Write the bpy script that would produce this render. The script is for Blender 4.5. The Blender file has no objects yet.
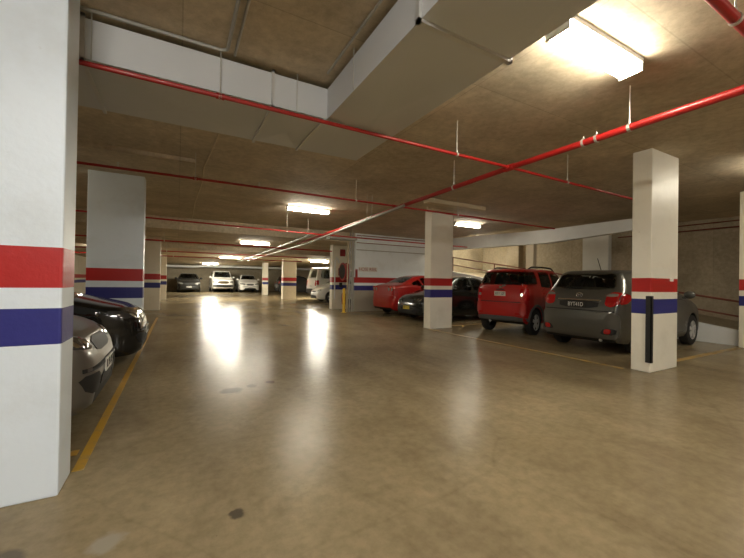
import bpy, bmesh, math, random
from mathutils import Vector, Matrix
from mathutils.bvhtree import BVHTree
import numpy as np

random.seed(7)
S = bpy.context.scene
COL = S.collection
PI = math.pi
R = math.radians

# ------------------------------------------------------------------ materials
def mat(name, col, rough=0.5, metal=0.0, var=0.12, scale=6.0, bump=0.0, coat=0.0, spec=0.5, flake=False):
    m = bpy.data.materials.new(name); m.use_nodes = True
    nt = m.node_tree; b = nt.nodes['Principled BSDF']
    b.inputs['Roughness'].default_value = rough
    b.inputs['Metallic'].default_value = metal
    b.inputs['Specular IOR Level'].default_value = spec
    b.inputs['Coat Weight'].default_value = coat
    b.inputs['Coat Roughness'].default_value = 0.04
    tc = nt.nodes.new('ShaderNodeTexCoord')
    n = nt.nodes.new('ShaderNodeTexNoise'); n.inputs['Scale'].default_value = scale; n.inputs['Detail'].default_value = 5
    nt.links.new(tc.outputs['Object'], n.inputs['Vector'])
    r = nt.nodes.new('ShaderNodeMapRange')
    r.inputs['To Min'].default_value = 1 - var; r.inputs['To Max'].default_value = 1 + var
    nt.links.new(n.outputs['Fac'], r.inputs['Value'])
    mx = nt.nodes.new('ShaderNodeMix'); mx.data_type = 'RGBA'; mx.blend_type = 'MULTIPLY'; mx.inputs[0].default_value = 1
    mx.inputs[6].default_value = (*col, 1)
    nt.links.new(r.outputs[0], mx.inputs[7])
    nt.links.new(mx.outputs[2], b.inputs['Base Color'])
    if bump:
        bp = nt.nodes.new('ShaderNodeBump'); bp.inputs['Strength'].default_value = bump; bp.inputs['Distance'].default_value = 0.01
        nt.links.new(n.outputs['Fac'], bp.inputs['Height']); nt.links.new(bp.outputs[0], b.inputs['Normal'])
    return m

def emis(name, col, strength):
    m = bpy.data.materials.new(name); m.use_nodes = True
    b = m.node_tree.nodes['Principled BSDF']
    b.inputs['Base Color'].default_value = (.9, .9, .88, 1)
    b.inputs['Emission Color'].default_value = (*col, 1)
    b.inputs['Emission Strength'].default_value = strength
    return m

def nodes_of(name):
    m = bpy.data.materials.new(name); m.use_nodes = True
    return m, m.node_tree, m.node_tree.nodes['Principled BSDF']

def ramp(nt, stops, fac, interp='LINEAR'):
    n = nt.nodes.new('ShaderNodeValToRGB'); n.color_ramp.interpolation = interp
    el = n.color_ramp.elements
    while len(el) < len(stops): el.new(0.5)
    for e, (p, c) in zip(el, stops):
        e.position = p; e.color = (*c, 1) if len(c) == 3 else c
    nt.links.new(fac, n.inputs[0])
    return n.outputs[0]

def noise(nt, vec, scale, detail=6, rough=.55, dist=0.0):
    n = nt.nodes.new('ShaderNodeTexNoise')
    n.inputs['Scale'].default_value = scale; n.inputs['Detail'].default_value = detail
    n.inputs['Roughness'].default_value = rough; n.inputs['Distortion'].default_value = dist
    nt.links.new(vec, n.inputs['Vector']); return n.outputs['Fac']

def mixc(nt, a, b, fac=1.0, mode='MIX'):
    n = nt.nodes.new('ShaderNodeMix'); n.data_type = 'RGBA'; n.blend_type = mode
    for sock, v in ((n.inputs[6], a), (n.inputs[7], b), (n.inputs[0], fac)):
        if isinstance(v, bpy.types.NodeSocket): nt.links.new(v, sock)
        elif isinstance(v, (int, float)): sock.default_value = v
        else: sock.default_value = (*v, 1)
    return n.outputs[2]

def math_n(nt, op, a, b=None, clamp=False):
    n = nt.nodes.new('ShaderNodeMath'); n.operation = op; n.use_clamp = clamp
    for i, v in enumerate((a, b)):
        if v is None: continue
        if isinstance(v, bpy.types.NodeSocket): nt.links.new(v, n.inputs[i])
        else: n.inputs[i].default_value = v
    return n.outputs[0]

# striped white paint: base white, red band 1.09-1.29 m, blue band .79-.985 m (object z = height above floor)
def striped(name, white, lower=None, bands=(.787, .984, 1.088, 1.291)):
    m, nt, b = nodes_of(name)
    tc = nt.nodes.new('ShaderNodeTexCoord'); sx = nt.nodes.new('ShaderNodeSeparateXYZ')
    nt.links.new(tc.outputs['Object'], sx.inputs[0])
    z = sx.outputs[2]
    fac = math_n(nt, 'DIVIDE', z, 3.0)
    red, blue = (.42, .013, .011), (.024, .026, .185)
    low = lower or white
    col = ramp(nt, [(0, low), (bands[0]/3, blue), (bands[1]/3, white), (bands[2]/3, red), (bands[3]/3, white)], fac, 'CONSTANT')
    nz = noise(nt, tc.outputs['Object'], 3.0, 7, .6)
    dirt = ramp(nt, [(.28, (.91, .90, .88)), (.50, (1, 1, 1))], nz)
    col = mixc(nt, col, dirt, 1.0, 'MULTIPLY')
    sc = noise(nt, tc.outputs['Object'], 14.0, 3, .5)
    scf = ramp(nt, [(.74, (1, 1, 1)), (.80, (.72, .70, .66))], sc)
    col = mixc(nt, col, scf, .6, 'MULTIPLY')
    nt.links.new(col, b.inputs['Base Color'])
    b.inputs['Roughness'].default_value = .42
    bp = nt.nodes.new('ShaderNodeBump'); bp.inputs['Strength'].default_value = .15; bp.inputs['Distance'].default_value = .01
    nt.links.new(noise(nt, tc.outputs['Object'], 30, 4), bp.inputs['Height']); nt.links.new(bp.outputs[0], b.inputs['Normal'])
    return m

def floor_mat():
    m, nt, b = nodes_of('polished_concrete')
    tc = nt.nodes.new('ShaderNodeTexCoord'); P = tc.outputs['Object']
    mp = nt.nodes.new('ShaderNodeMapping'); mp.inputs['Scale'].default_value = (1.0, .38, 1); mp.inputs['Rotation'].default_value = (0, 0, .9)
    nt.links.new(P, mp.inputs[0])
    big = noise(nt, P, .33, 5, .6, .3); mid = noise(nt, mp.outputs[0], 2.1, 7, .65, .5); fine = noise(nt, P, 14, 6, .7)
    col = ramp(nt, [(.25, (.165, .126, .070)), (.48, (.245, .192, .112)), (.70, (.335, .270, .168))], big)
    m2 = ramp(nt, [(.30, (.74, .72, .69)), (.5, (1, 1, 1)), (.70, (1.16, 1.15, 1.13))], mid)
    col = mixc(nt, col, m2, .8, 'MULTIPLY')
    f2 = ramp(nt, [(.3, (.74, .73, .70)), (.6, (1.10, 1.10, 1.09))], fine)
    col = mixc(nt, col, f2, .7, 'MULTIPLY')
    # dark specks and oil stains
    sp = noise(nt, P, 38.0, 2, .5)
    col = mixc(nt, col, ramp(nt, [(.74, (1, 1, 1)), (.78, (.5, .47, .43))], sp), .7, 'MULTIPLY')
    def spot(x, y, r, c, soft=.35):
        nonlocal col
        vm = nt.nodes.new('ShaderNodeVectorMath'); vm.operation = 'SUBTRACT'; nt.links.new(P, vm.inputs[0]); vm.inputs[1].default_value = (x, y, 0)
        s2 = nt.nodes.new('ShaderNodeVectorMath'); s2.operation = 'LENGTH'; nt.links.new(vm.outputs[0], s2.inputs[0])
        d = math_n(nt, 'DIVIDE', s2.outputs['Value'], r)
        d = math_n(nt, 'ADD', d, math_n(nt, 'MULTIPLY', math_n(nt, 'SUBTRACT', noise(nt, P, 2.2 / r * .25, 5), .5), 1.6))
        f = ramp(nt, [(1 - soft if soft < 1 else 0, (1, 1, 1)), (1.0, (0, 0, 0))], d)
        col = mixc(nt, col, c, f)
    spot(.274, 1.834, .045, (.085, .068, .045)); spot(-.245, 1.888, .075, (.30, .265, .20))
    spot(.50, 3.9, .12, (.11, .08, .045)); spot(.72, 3.98, .07, (.11, .08, .045)); spot(.93, 4.03, .06, (.12, .085, .05)); spot(-.62, 1.95, .10, (.13, .105, .07))
    # hairline cracks
    v = nt.nodes.new('ShaderNodeTexVoronoi'); v.feature = 'DISTANCE_TO_EDGE'; v.inputs['Scale'].default_value = .45
    wv = nt.nodes.new('ShaderNodeVectorMath'); wv.operation = 'MULTIPLY_ADD'; wv.inputs[1].default_value = (.22, .22, .0); nt.links.new(P, wv.inputs[2])
    nn = nt.nodes.new('ShaderNodeTexNoise'); nn.inputs['Scale'].default_value = 1.5; nn.inputs['Detail'].default_value = 6; nt.links.new(P, nn.inputs['Vector'])
    nt.links.new(nn.outputs['Color'], wv.inputs[0]); nt.links.new(wv.outputs[0], v.inputs['Vector'])
    col = mixc(nt, col, ramp(nt, [(.0, (.72, .70, .66)), (.006, (1, 1, 1))], v.outputs['Distance']), .3, 'MULTIPLY')
    nt.links.new(col, b.inputs['Base Color'])
    b.inputs['Roughness'].default_value = .26
    b.inputs['Specular IOR Level'].default_value = .15
    bp = nt.nodes.new('ShaderNodeBump'); bp.inputs['Strength'].default_value = .10; bp.inputs['Distance'].default_value = .02
    nt.links.new(noise(nt, P, 5, 8, .7), bp.inputs['Height']); nt.links.new(bp.outputs[0], b.inputs['Normal'])
    return m

def concrete_mat(name, c0, c1, c2, panel=(2.4, 1.2), axes='xy', rough=.7, seam=.75):
    m, nt, b = nodes_of(name)
    tc = nt.nodes.new('ShaderNodeTexCoord'); P = tc.outputs['Object']
    sx = nt.nodes.new('ShaderNodeSeparateXYZ'); nt.links.new(P, sx.inputs[0])
    cx = nt.nodes.new('ShaderNodeCombineXYZ')
    nt.links.new(sx.outputs['xyz'.index(axes[0])], cx.inputs[0]); nt.links.new(sx.outputs['xyz'.index(axes[1])], cx.inputs[1])
    br = nt.nodes.new('ShaderNodeTexBrick'); br.offset = 0; br.inputs['Scale'].default_value = 1
    br.inputs['Brick Width'].default_value = panel[0]; br.inputs['Row Height'].default_value = panel[1]
    br.inputs['Mortar Size'].default_value = .006; br.inputs['Mortar Smooth'].default_value = .3
    br.inputs['Color1'].default_value = (.88, .88, .88, 1); br.inputs['Color2'].default_value = (1.06, 1.06, 1.06, 1); br.inputs['Mortar'].default_value = (seam,)*3 + (1,)
    nt.links.new(cx.outputs[0], br.inputs['Vector'])
    big = noise(nt, P, 1.3, 9, .66, .5); fine = noise(nt, P, 12, 8, .72, .2)
    col = ramp(nt, [(.28, c0), (.5, c1), (.72, c2)], big)
    col = mixc(nt, col, br.outputs['Color'], .85, 'MULTIPLY')
    col = mixc(nt, col, ramp(nt, [(.3, (.72, .71, .68)), (.65, (1.12, 1.12, 1.12))], fine), .8, 'MULTIPLY')
    nt.links.new(col, b.inputs['Base Color']); b.inputs['Roughness'].default_value = rough
    bp = nt.nodes.new('ShaderNodeBump'); bp.inputs['Strength'].default_value = .25; bp.inputs['Distance'].default_value = .01
    nt.links.new(fine, bp.inputs['Height']); nt.links.new(bp.outputs[0], b.inputs['Normal'])
    return m

def paint(name, col, rough=.28, metal=.0):
    return mat(name, col, rough, metal, .03, 40, 0, coat=.6, spec=.35)

def glass_mat(name, tint):
    m = bpy.data.materials.new(name); m.use_nodes = True; nt = m.node_tree
    for n in list(nt.nodes):
        if n.type == 'BSDF_PRINCIPLED': nt.nodes.remove(n)
    out = [n for n in nt.nodes if n.type == 'OUTPUT_MATERIAL'][0]
    tr = nt.nodes.new('ShaderNodeBsdfTransparent'); gl = nt.nodes.new('ShaderNodeBsdfGlossy'); gl.inputs['Roughness'].default_value = .02
    tc = nt.nodes.new('ShaderNodeTexCoord'); nz = noise(nt, tc.outputs['Object'], 3.0)
    col = ramp(nt, [(.2, tuple(c*.92 for c in tint)), (.8, tint)], nz); nt.links.new(col, tr.inputs['Color'])
    fr = nt.nodes.new('ShaderNodeFresnel'); fr.inputs['IOR'].default_value = 1.5
    mx = nt.nodes.new('ShaderNodeMixShader'); nt.links.new(fr.outputs[0], mx.inputs[0]); nt.links.new(tr.outputs[0], mx.inputs[1]); nt.links.new(gl.outputs[0], mx.inputs[2])
    nt.links.new(mx.outputs[0], out.inputs[0])
    return m

M = dict(
    floor=floor_mat(),
    ceiling=concrete_mat('ceiling_concrete', (.42, .35, .25), (.56, .475, .345), (.70, .605, .455), (2.4, 1.2), 'xy', .75, .72),
    wall=concrete_mat('raw_concrete', (.36, .305, .215), (.47, .405, .29), (.57, .50, .375), (1.3, 1.5), 'yz', .7),
    wallx=concrete_mat('raw_concrete_cross', (.28, .235, .16), (.37, .31, .21), (.46, .39, .28), (2.4, 1.5), 'xz', .7),
    pillar=striped('striped_paint', (.82, .765, .62)),
    pillar_low=striped('striped_low_paint', (.82, .78, .67), None, (.765, .962, 1.06, 1.25)),
    pillar_cool_lit=striped('striped_cool_lit_paint', (.72, .79, .85)),  # cool light on the left row's fronts is put into this white
    white_wall=striped('striped_wall', (.78, .83, .85), (.42, .38, .30)),
    cream_wall=striped('striped_cream', (.66, .60, .47)),
    white=mat('white_paint', (.77, .78, .76), .45, 0, .08, 4),
    cream=mat('cream_paint', (.68, .60, .44), .5, 0, .08, 4),
    duct=mat('galvanised_duct', (.60, .615, .62), .5, .0, .05, 2.5),
    flange=mat('duct_flange', (.62, .62, .60), .4, .4, .06, 6),
    red_pipe=mat('red_pipe_paint', (.36, .012, .011), .36, 0, .10, 8, coat=.12),
    galv=mat('galvanised_steel', (.36, .35, .32), .4, .6, .10, 12),
    rod=mat('zinc_rod', (.58, .57, .52), .4, .6, .06, 20),
    conduit=mat('grey_conduit', (.36, .35, .31), .45, .1, .06, 10),
    conduit_light=mat('pale_conduit', (.56, .46, .30), .5, .1, .06, 10),
    housing=mat('lamp_housing', (.78, .77, .72), .4, 0, .04, 8),
    tube=emis('lit_diffuser', (1.0, .92, .74), 36),
    tube_dim=emis('lit_dim_diffuser', (1.0, .92, .74), 24),
    tube_bright=emis('lit_bright_diffuser', (1.0, .93, .76), 200),
    tube_cool=emis('lit_cool_diffuser', (1.0, .975, .92), 105),
    yellow=mat('yellow_line_paint', (.46, .26, .02), .5, 0, .35, 9),
    bollard=mat('yellow_bollard_paint', (.75, .46, .03), .4, 0, .08, 9),
    rubber=mat('black_rubber', (.018, .018, .018), .55, 0, .2, 20, .2),
    tire=mat('tyre_rubber', (.016, .016, .016), .65, 0, .2, 30),
    alloy=mat('alloy_rim', (.55, .54, .52), .35, .25, .05, 12),
    under=mat('underbody_black', (.012, .012, .012), .7, 0, .2, 10),
    glass=glass_mat('tinted_glass', (.66, .69, .66)),
    privacy_glass=glass_mat('privacy_glass', (.20, .21, .20)),
    seat_fabric=mat('seat_fabric', (.045, .043, .04), .8, 0, .2, 30),
    trimb=mat('black_trim', (.012, .012, .012), .6, 0, .1, 20),
    greytrim=mat('grey_plastic', (.10, .10, .098), .5, 0, .1, 20),
    chrome=mat('chrome', (.82, .82, .80), .1, 1.0, .02, 10),
    smoked=mat('smoked_lens', (.05, .05, .05), .08, 0, .15, 14, coat=1),
    taill=mat('red_lens', (.42, .008, .010), .08, 0, .15, 14, coat=1),
    headl=mat('clear_lens', (.42, .42, .40), .06, .5, .25, 22, coat=1),
    amber=mat('amber_lens', (.6, .2, .02), .1, 0, .1, 14, coat=1),
    plate_w=mat('white_plate', (.68, .67, .62), .4, 0, .04, 10),
    plate_y=mat('yellow_plate', (.72, .55, .03), .4, 0, .04, 10),
    plate_k=mat('black_plate', (.02, .02, .02), .4, 0, .04, 10),
    ink=mat('plate_ink', (.03, .03, .035), .5, 0, .04, 10),
    inkw=mat('white_ink', (.8, .8, .76), .5, 0, .04, 10),
    sign_red=mat('sign_red', (.30, .012, .012), .5, 0, .06, 10),
    handrail=mat('maroon_rail_paint', (.19, .055, .035), .4, 0, .1, 10),
    hose=mat('red_hose_reel', (.36, .03, .025), .4, 0, .1, 10),
    p_grey=paint('graphite_paint', (.105, .102, .090), .28, .4),
    p_red=paint('red_paint', (.40, .010, .008), .3),
    p_red2=paint('deep_red_paint', (.38, .012, .010), .3),
    p_black=paint('black_paint', (.010, .010, .010), .14),
    p_blackgreen=paint('dark_paint', (.016, .019, .017), .14),
    p_silver=paint('silver_paint', (.19, .182, .168), .3, .7),
    p_white=paint('white_car_paint', (.82, .81, .76), .25),
    p_dark=paint('charcoal_paint', (.03, .03, .03), .2, .3),
)

# ------------------------------------------------------------------ objects
def link(name, me, parent=None):
    o = bpy.data.objects.new(name, me); COL.objects.link(o)
    if parent is not None: o.parent = parent
    return o

def tag(o, label=None, cat=None, group=None, kind=None):
    if label: o['label'] = label
    if cat: o['category'] = cat
    if group: o['group'] = group
    if kind: o['kind'] = kind
    return o

def thing(name, label, cat, loc=(0, 0, 0), rz=0, group=None):
    o = bpy.data.objects.new(name, None); COL.objects.link(o)
    o.empty_display_size = .2
    o.location = loc; o.rotation_euler = (0, 0, rz)
    return tag(o, label, cat, group, 'thing')

class MB:
    def __init__(s): s.v = []; s.f = []; s.mi = []
    def add(s, vs, fs, mi=0):
        k = len(s.v); s.v += [tuple(p) for p in vs]; s.f += [tuple(i + k for i in f) for f in fs]; s.mi += [mi] * len(fs); return s
    def box(s, x0, x1, y0, y1, z0, z1, mi=0):
        return s.add([(x0,y0,z0),(x1,y0,z0),(x1,y1,z0),(x0,y1,z0),(x0,y0,z1),(x1,y0,z1),(x1,y1,z1),(x0,y1,z1)],
                     [(0,3,2,1),(4,5,6,7),(0,1,5,4),(1,2,6,5),(2,3,7,6),(3,0,4,7)], mi)
    def tube(s, pts, r, n=12, cap=True, mi=0):
        pts = [Vector(p) for p in pts]; rings = []
        rs = r if isinstance(r, (list, tuple)) else [r] * len(pts)
        for i, p in enumerate(pts):
            d = (pts[min(i+1, len(pts)-1)] - pts[max(i-1, 0)]).normalized()
            a = d.orthogonal() if abs(d.z) > .95 else d.cross(Vector((0, 0, 1)))
            a.normalize(); b = d.cross(a)
            rings.append([p + (a*math.cos(t) + b*math.sin(t))*rs[i] for t in [2*PI*k/n for k in range(n)]])
        vs = [q for rg in rings for q in rg]; fs = []
        for i in range(len(pts)-1):
            for k in range(n): fs.append((i*n+k, i*n+(k+1)%n, (i+1)*n+(k+1)%n, (i+1)*n+k))
        if cap:
            fs.append(tuple(range(n))[::-1]); fs.append(tuple((len(pts)-1)*n+k for k in range(n)))
        return s.add(vs, fs, mi)
    def lathe(s, prof, n=24, axis='z', c=(0,0,0), mi=0, loop=False):     # prof: (r, h)
        vs = []; fs = []
        for r, h in prof:
            for k in range(n):
                t = 2*PI*k/n; a, b = r*math.cos(t), r*math.sin(t)
                p = {'z': (a, b, h), 'y': (a, h, b), 'x': (h, a, b)}[axis]
                vs.append((p[0]+c[0], p[1]+c[1], p[2]+c[2]))
        for i in range(len(prof)-1):
            for k in range(n): fs.append((i*n+k, i*n+(k+1)%n, (i+1)*n+(k+1)%n, (i+1)*n+k))
        if loop:
            m = (len(prof)-1)*n
            for k in range(n): fs.append((m+k, m+(k+1)%n, (k+1)%n, k))
        else:
            fs.append(tuple(range(n))); fs.append(tuple((len(prof)-1)*n+k for k in range(n)))
        return s.add(vs, fs, mi)
    def build(s, name, mats, parent=None, smooth=False, angle=40, bevel=0):
        me = bpy.data.meshes.new(name); me.from_pydata(s.v, [], s.f); me.update()
        bm = bmesh.new(); bm.from_mesh(me)
        if bevel:
            bmesh.ops.bevel(bm, geom=list(bm.edges), offset=bevel, segments=2, affect='EDGES', profile=.6)
        bmesh.ops.recalc_face_normals(bm, faces=bm.faces)
        if not bevel:
            for f, mi in zip(bm.faces, s.mi): f.material_index = mi
        bm.to_mesh(me); bm.free()
        for m in (mats if isinstance(mats, (list, tuple)) else [mats]): me.materials.append(m)
        if smooth:
            for p in me.polygons: p.use_smooth = True
            me.set_sharp_from_angle(angle=R(angle))
        return link(name, me, parent)

def box(name, m, x0, x1, y0, y1, z0, z1, parent=None, bevel=0):
    return MB().box(x0, x1, y0, y1, z0, z1).build(name, m, parent, bevel=bevel)

def structure(o): o['kind'] = 'structure'; return o

def text_mesh(name, s, size, m, parent, mtx, ext=.002, width=None):
    cu = bpy.data.curves.new(name, 'FONT'); cu.body = s; cu.size = size; cu.extrude = ext; cu.align_x = 'CENTER'; cu.align_y = 'CENTER'
    tmp = bpy.data.objects.new(name + '_source', cu)
    me = bpy.data.meshes.new_from_object(tmp)
    bpy.data.objects.remove(tmp); bpy.data.curves.remove(cu)
    if width:
        xs = [v.co.x for v in me.vertices]; k = width / (max(xs) - min(xs))
        me.transform(Matrix.Diagonal((k, 1, 1, 1)))
    me.transform(mtx); me.materials.clear(); me.materials.append(m)
    return link(name, me, parent)

# ------------------------------------------------------------------ setting
H1, H2, H3 = 2.98, 2.62, 2.42
YS1, YS2 = 12.1, 17.0
structure(box('floor', M['floor'], -5.4, 9.65, -7, 38, -.2, 0))
structure(box('ceiling', M['ceiling'], -5.4, 12.8, -7, YS1, H1, H1+.25))
structure(box('ceiling_middle', M['ceiling'], -5.4, 12.8, YS1, YS2, H2, H1+.25))
structure(box('ceiling_far', M['ceiling'], -5.4, 12.8, YS2, 38, H3, H1+.25))
structure(box('wall_left', M['cream_wall'], -5.4, -5.2, -7, 38, 0, H1))
structure(box('wall_front', M['wallx'], -5.4, 12.8, 37, 37.2, 0, H3))
structure(box('wall_back', M['wallx'], -5.4, 12.8, -7.2, -7, -.2, H1))
structure(box('wall_right', M['wall'], 12.6, 12.8, -7, 37, -.2, H1))
structure(box('wall_middle', M['white_wall'], 5.9, 9.65, 12.099, 12.28, 0, H1))
structure(box('wall_ramp_end', M['wallx'], 9.65, 12.6, 12.099, 12.28, 0, H1))
# ramp rising away behind the bays, with its sloping white kerb wall
def zr(y): return max(0.0, .30 + .157*(y - 2.6))
ys = [-7, .7, 12.2]
rm = MB()
for a, b in ((-7, .8), (.8, 12.2)):
    za, zb_ = zr(a) - .15 if a > .7 else .0, zr(b) - .15 if b > .9 else .0
    rm.add([(9.75,a,-.2),(12.6,a,-.2),(12.6,b,-.2),(9.75,b,-.2),(9.75,a,za),(12.6,a,za),(12.6,b,zb_),(9.75,b,zb_)],
           [(0,3,2,1),(4,5,6,7),(0,1,5,4),(1,2,6,5),(2,3,7,6),(3,0,4,7)])
structure(rm.build('floor_ramp', M['wallx']))
kb = MB()
for a, b in ((-7, .75), (.75, 2.285), (2.55, 12.2)):
    za, zb_ = max(zr(a), .02), max(zr(b), .02)
    kb.add([(9.65,a,-.2),(9.75,a,-.2),(9.75,b,-.2),(9.65,b,-.2),(9.65,a,za),(9.75,a,za),(9.75,b,zb_),(9.65,b,zb_)],
           [(0,3,2,1),(4,5,6,7),(0,1,5,4),(1,2,6,5),(2,3,7,6),(3,0,4,7)])
structure(kb.build('wall_ramp_kerb', M['white']))
structure(box('floor_behind', M['wallx'], 9.65, 12.6, 12.38, 37, -.2, 0))
# slab thickening over the second left pillar
structure(box('trim_1', M['ceiling'], -1.75, .2, 6.05, 8.45, 2.915, H1))
# pilasters on the far right wall
structure(box('trim_2', M['white'], 12.42, 12.6, 6.45, 7.3, .2, H1))
structure(box('trim_3', M['wallx'], 12.35, 12.6, 9.9, 10.5, .5, H1))

# ------------------------------------------------------------------ pillars
def pillar(label, x0, x1, y0, y1, top, group=None, m='pillar'):
    cx, cy = (x0+x1)/2, (y0+y1)/2
    t = thing('striped_pillar', label, 'pillar', (cx, cy, 0), 0, group)
    box('shaft', M[m], x0-cx, x1-cx, y0-cy, y1-cy, 0, top, t, bevel=.012)
    return t
pL1 = pillar('big white pillar with red and blue bands in the near corner beside the silver car', -1.33, -.53, 2.41, 2.66, H1, None, 'pillar_cool_lit')
pillar('wide white pillar with red and blue bands just behind the black car nose', -1.32, -.53, 7.32, 7.60, 2.915, None, 'pillar_cool_lit')
pillar('banded pillar next along the same row behind the wide one by the black car', -1.05, -.55, 14.8, 15.1, H2)
pillar('last banded pillar of the row before the far dark sedan, mostly hidden', -.95, -.53, 22.0, 22.35, H3)
pR1 = pillar('nearest pillar of the bay row, black guard strip on its corner, beside grey hatchback', 5.48, 6.25, 2.315, 2.545, H1, None, 'pillar_low')
# rubber corner guard and small sensor box on it
MB().box(-.400, -.3851, -.130, -.062, .13, 1.015).box(-.400, -.345, -.130, -.1151, .13, 1.015).build('corner_guard', M['rubber'], pR1, bevel=.003)
MB().box(.14, .20, -.14, -.1151, 1.215, 1.255).build('sensor_box', M['housing'], pR1, bevel=.004)
pillar('free-standing banded pillar in front of the black sedan and red coupe', 5.46, 6.16, 6.93, 7.19, H1, None, 'pillar_low')
pillar('pillar carrying the hose reel beside the yellow bollard', 5.48, 6.2, 13.3, 13.58, H2)
pillar('distant banded pillar standing clear left of the white van', 5.58, 6.4, 21.3, 21.7, H3)
pillar('thin distant banded pillar right of the white sedan', 5.62, 6.0, 27.2, 27.6, H3)
pillar('cut-off banded pillar at the picture edge past the ramp kerb', 9.42, 10.15, 2.29, 2.545, H1)
# ramp edge beam on a post
t = thing('edge_beam', 'long white concrete edge beam running above the red and grey cars', 'beam', (9.6, 7.2, 0))
st = [(3.75, 2.50, 2.765), (4.4, 2.49, 2.77), (6.75, 2.375, 2.775), (12.09, 2.49, 2.97)]
bm_ = MB()
for (a, b0, b1), (c, d0, d1) in zip(st, st[1:]):
    a -= 7.2; c -= 7.2
    bm_.add([(0,a,b0),(.2,a,b0),(.2,c,d0),(0,c,d0),(0,a,b1),(.2,a,b1),(.2,c,d1),(0,c,d1)],
            [(0,3,2,1),(4,5,6,7),(0,1,5,4),(1,2,6,5),(2,3,7,6),(3,0,4,7)])
bm_.build('beam', M['white'], t)
o = MB().box(9.6, 9.75, 7.15, 7.42, 1.062, 2.374).build('beam_post', M['cream'], None, bevel=.008); tag(o, 'slim cream post on the ramp kerb carrying the white edge beam', 'post', None, 'thing')
o = MB().box(9.651, 9.749, 3.76, 3.90, zr(3.9)+.005, 2.490).build('beam_post', M['cream'], None, bevel=.008); tag(o, 'post under the end of the edge beam, hidden behind the guarded pillar', 'post', None, 'thing')

# ------------------------------------------------------------------ floor lines (paint)
def worn_paint(name, cover):
    m, nt, b = nodes_of(name); tc = nt.nodes.new('ShaderNodeTexCoord')
    f = ramp(nt, [(cover-.10, (0, 0, 0)), (cover+.10, (1, 1, 1))], noise(nt, tc.outputs['Object'], 9, 8, .72))
    nt.links.new(mixc(nt, (.46, .26, .02), (.27, .205, .11), f), b.inputs['Base Color']); b.inputs['Roughness'].default_value = .4
    return m
M['yellow'] = worn_paint('worn_yellow_paint', .60); M['yellow_faint'] = worn_paint('faded_yellow_paint', .49)
def line(label, x0, y0, x1, y1, w=.09, m='yellow'):
    d = Vector((x1-x0, y1-y0, 0)); L = d.length
    o = MB().box(0, L, -w/2, w/2, .0005, .003).build('parking_line', M[m])
    o.location = (x0, y0, 0); o.rotation_euler = (0, 0, math.atan2(d.y, d.x))
    return tag(o, label, 'floor marking', 'yellow bay lines', 'thing')
line('long yellow line along the noses of the silver and black cars', -.50, 2.67, -.50, 12.0, .055)
line('faint yellow line on the floor behind the grey hatchback and red car', 5.42, 2.6, 5.42, 6.9, .09, 'yellow_faint')
line('yellow bay line running from the guarded pillar towards the ramp kerb', 6.24, 2.52, 9.35, 2.52, .09, 'yellow_faint')
line('short yellow bay line between the red car and the dark sedan', 6.1, 7.25, 9.3, 7.25, .08, 'yellow_faint')
line('yellow cross line under the silver car beside the near pillar', -4.6, 2.95, -.55, 2.95, .08)

# ------------------------------------------------------------------ air duct (one L)
t = thing('air_duct', 'big grey sheet-metal air duct turning a corner under the ceiling', 'duct')
ZB, ZT = 2.65, 2.93
def panel_strip(mb, x0, x1, y0, y1):     # bottom panel with a shallow cross break
    c = ((x0+x1)/2, (y0+y1)/2, ZB-.022)
    mb.add([(x0,y0,ZB),(x1,y0,ZB),(x1,y1,ZB),(x0,y1,ZB),c], [(0,1,4),(1,2,4),(2,3,4),(3,0,4)])
d1 = MB().box(-4.6, 1.19, 3.08, 3.95, ZB, ZT).box(1.19, 1.92, -4.5, 3.95, ZB, ZT)
d1.build('duct_body', M['duct'], t)
pb = MB()
xs = [-3.4, -2.0, -.6, .69, 1.17]
for a, b in zip(xs, xs[1:]): panel_strip(pb, a+.02, b-.02, 3.085, 3.945)
ysd = [-2.4, -.6, 1.64, 3.9]
for a, b in zip(ysd, ysd[1:]): panel_strip(pb, 1.195, 1.915, a+.02, b-.02)
pb.build('panel', M['duct'], t)
def flange(x0, x1, y0, y1):
    e = .022
    f = MB().box(x0, x1, y0, y1, ZB-e, ZB-.0005).box(x0, x1, y0, y1, ZT+.0005, ZT+e)
    if x1-x0 < y1-y0: f.box(x0, x1, y0, 3.0795, ZB-e, ZT+e).box(x0, x1, 3.9505, y1, ZB-e, ZT+e)
    else: f.box(x0, 1.1895, y0, y1, ZB-e, ZT+e).box(1.9205, x1, y0, y1, ZB-e, ZT+e)
    return f.build('flange', M['flange'], t)
for x in (-2.0, -.6, .69): flange(x-.012, x+.012, 3.062, 3.968)
MB().box(1.155, 1.178, 3.08, 3.968, ZB-.018, ZB).build('flange', M['flange'], t)
for y in (-.6, 1.64): flange(1.168, 1.942, y-.016, y+.016)
for x in (-.55, .9):
    MB().tube([(x, 3.07, ZT-.3), (x, 3.07, H1)], .004, 6).build('hanger_rod', M['rod'], t)
for y in (.2, 2.5):
    MB().tube([(1.18, y, ZB), (1.18, y, H1)], .004, 6).build('hanger_rod', M['rod'], t)

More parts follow.
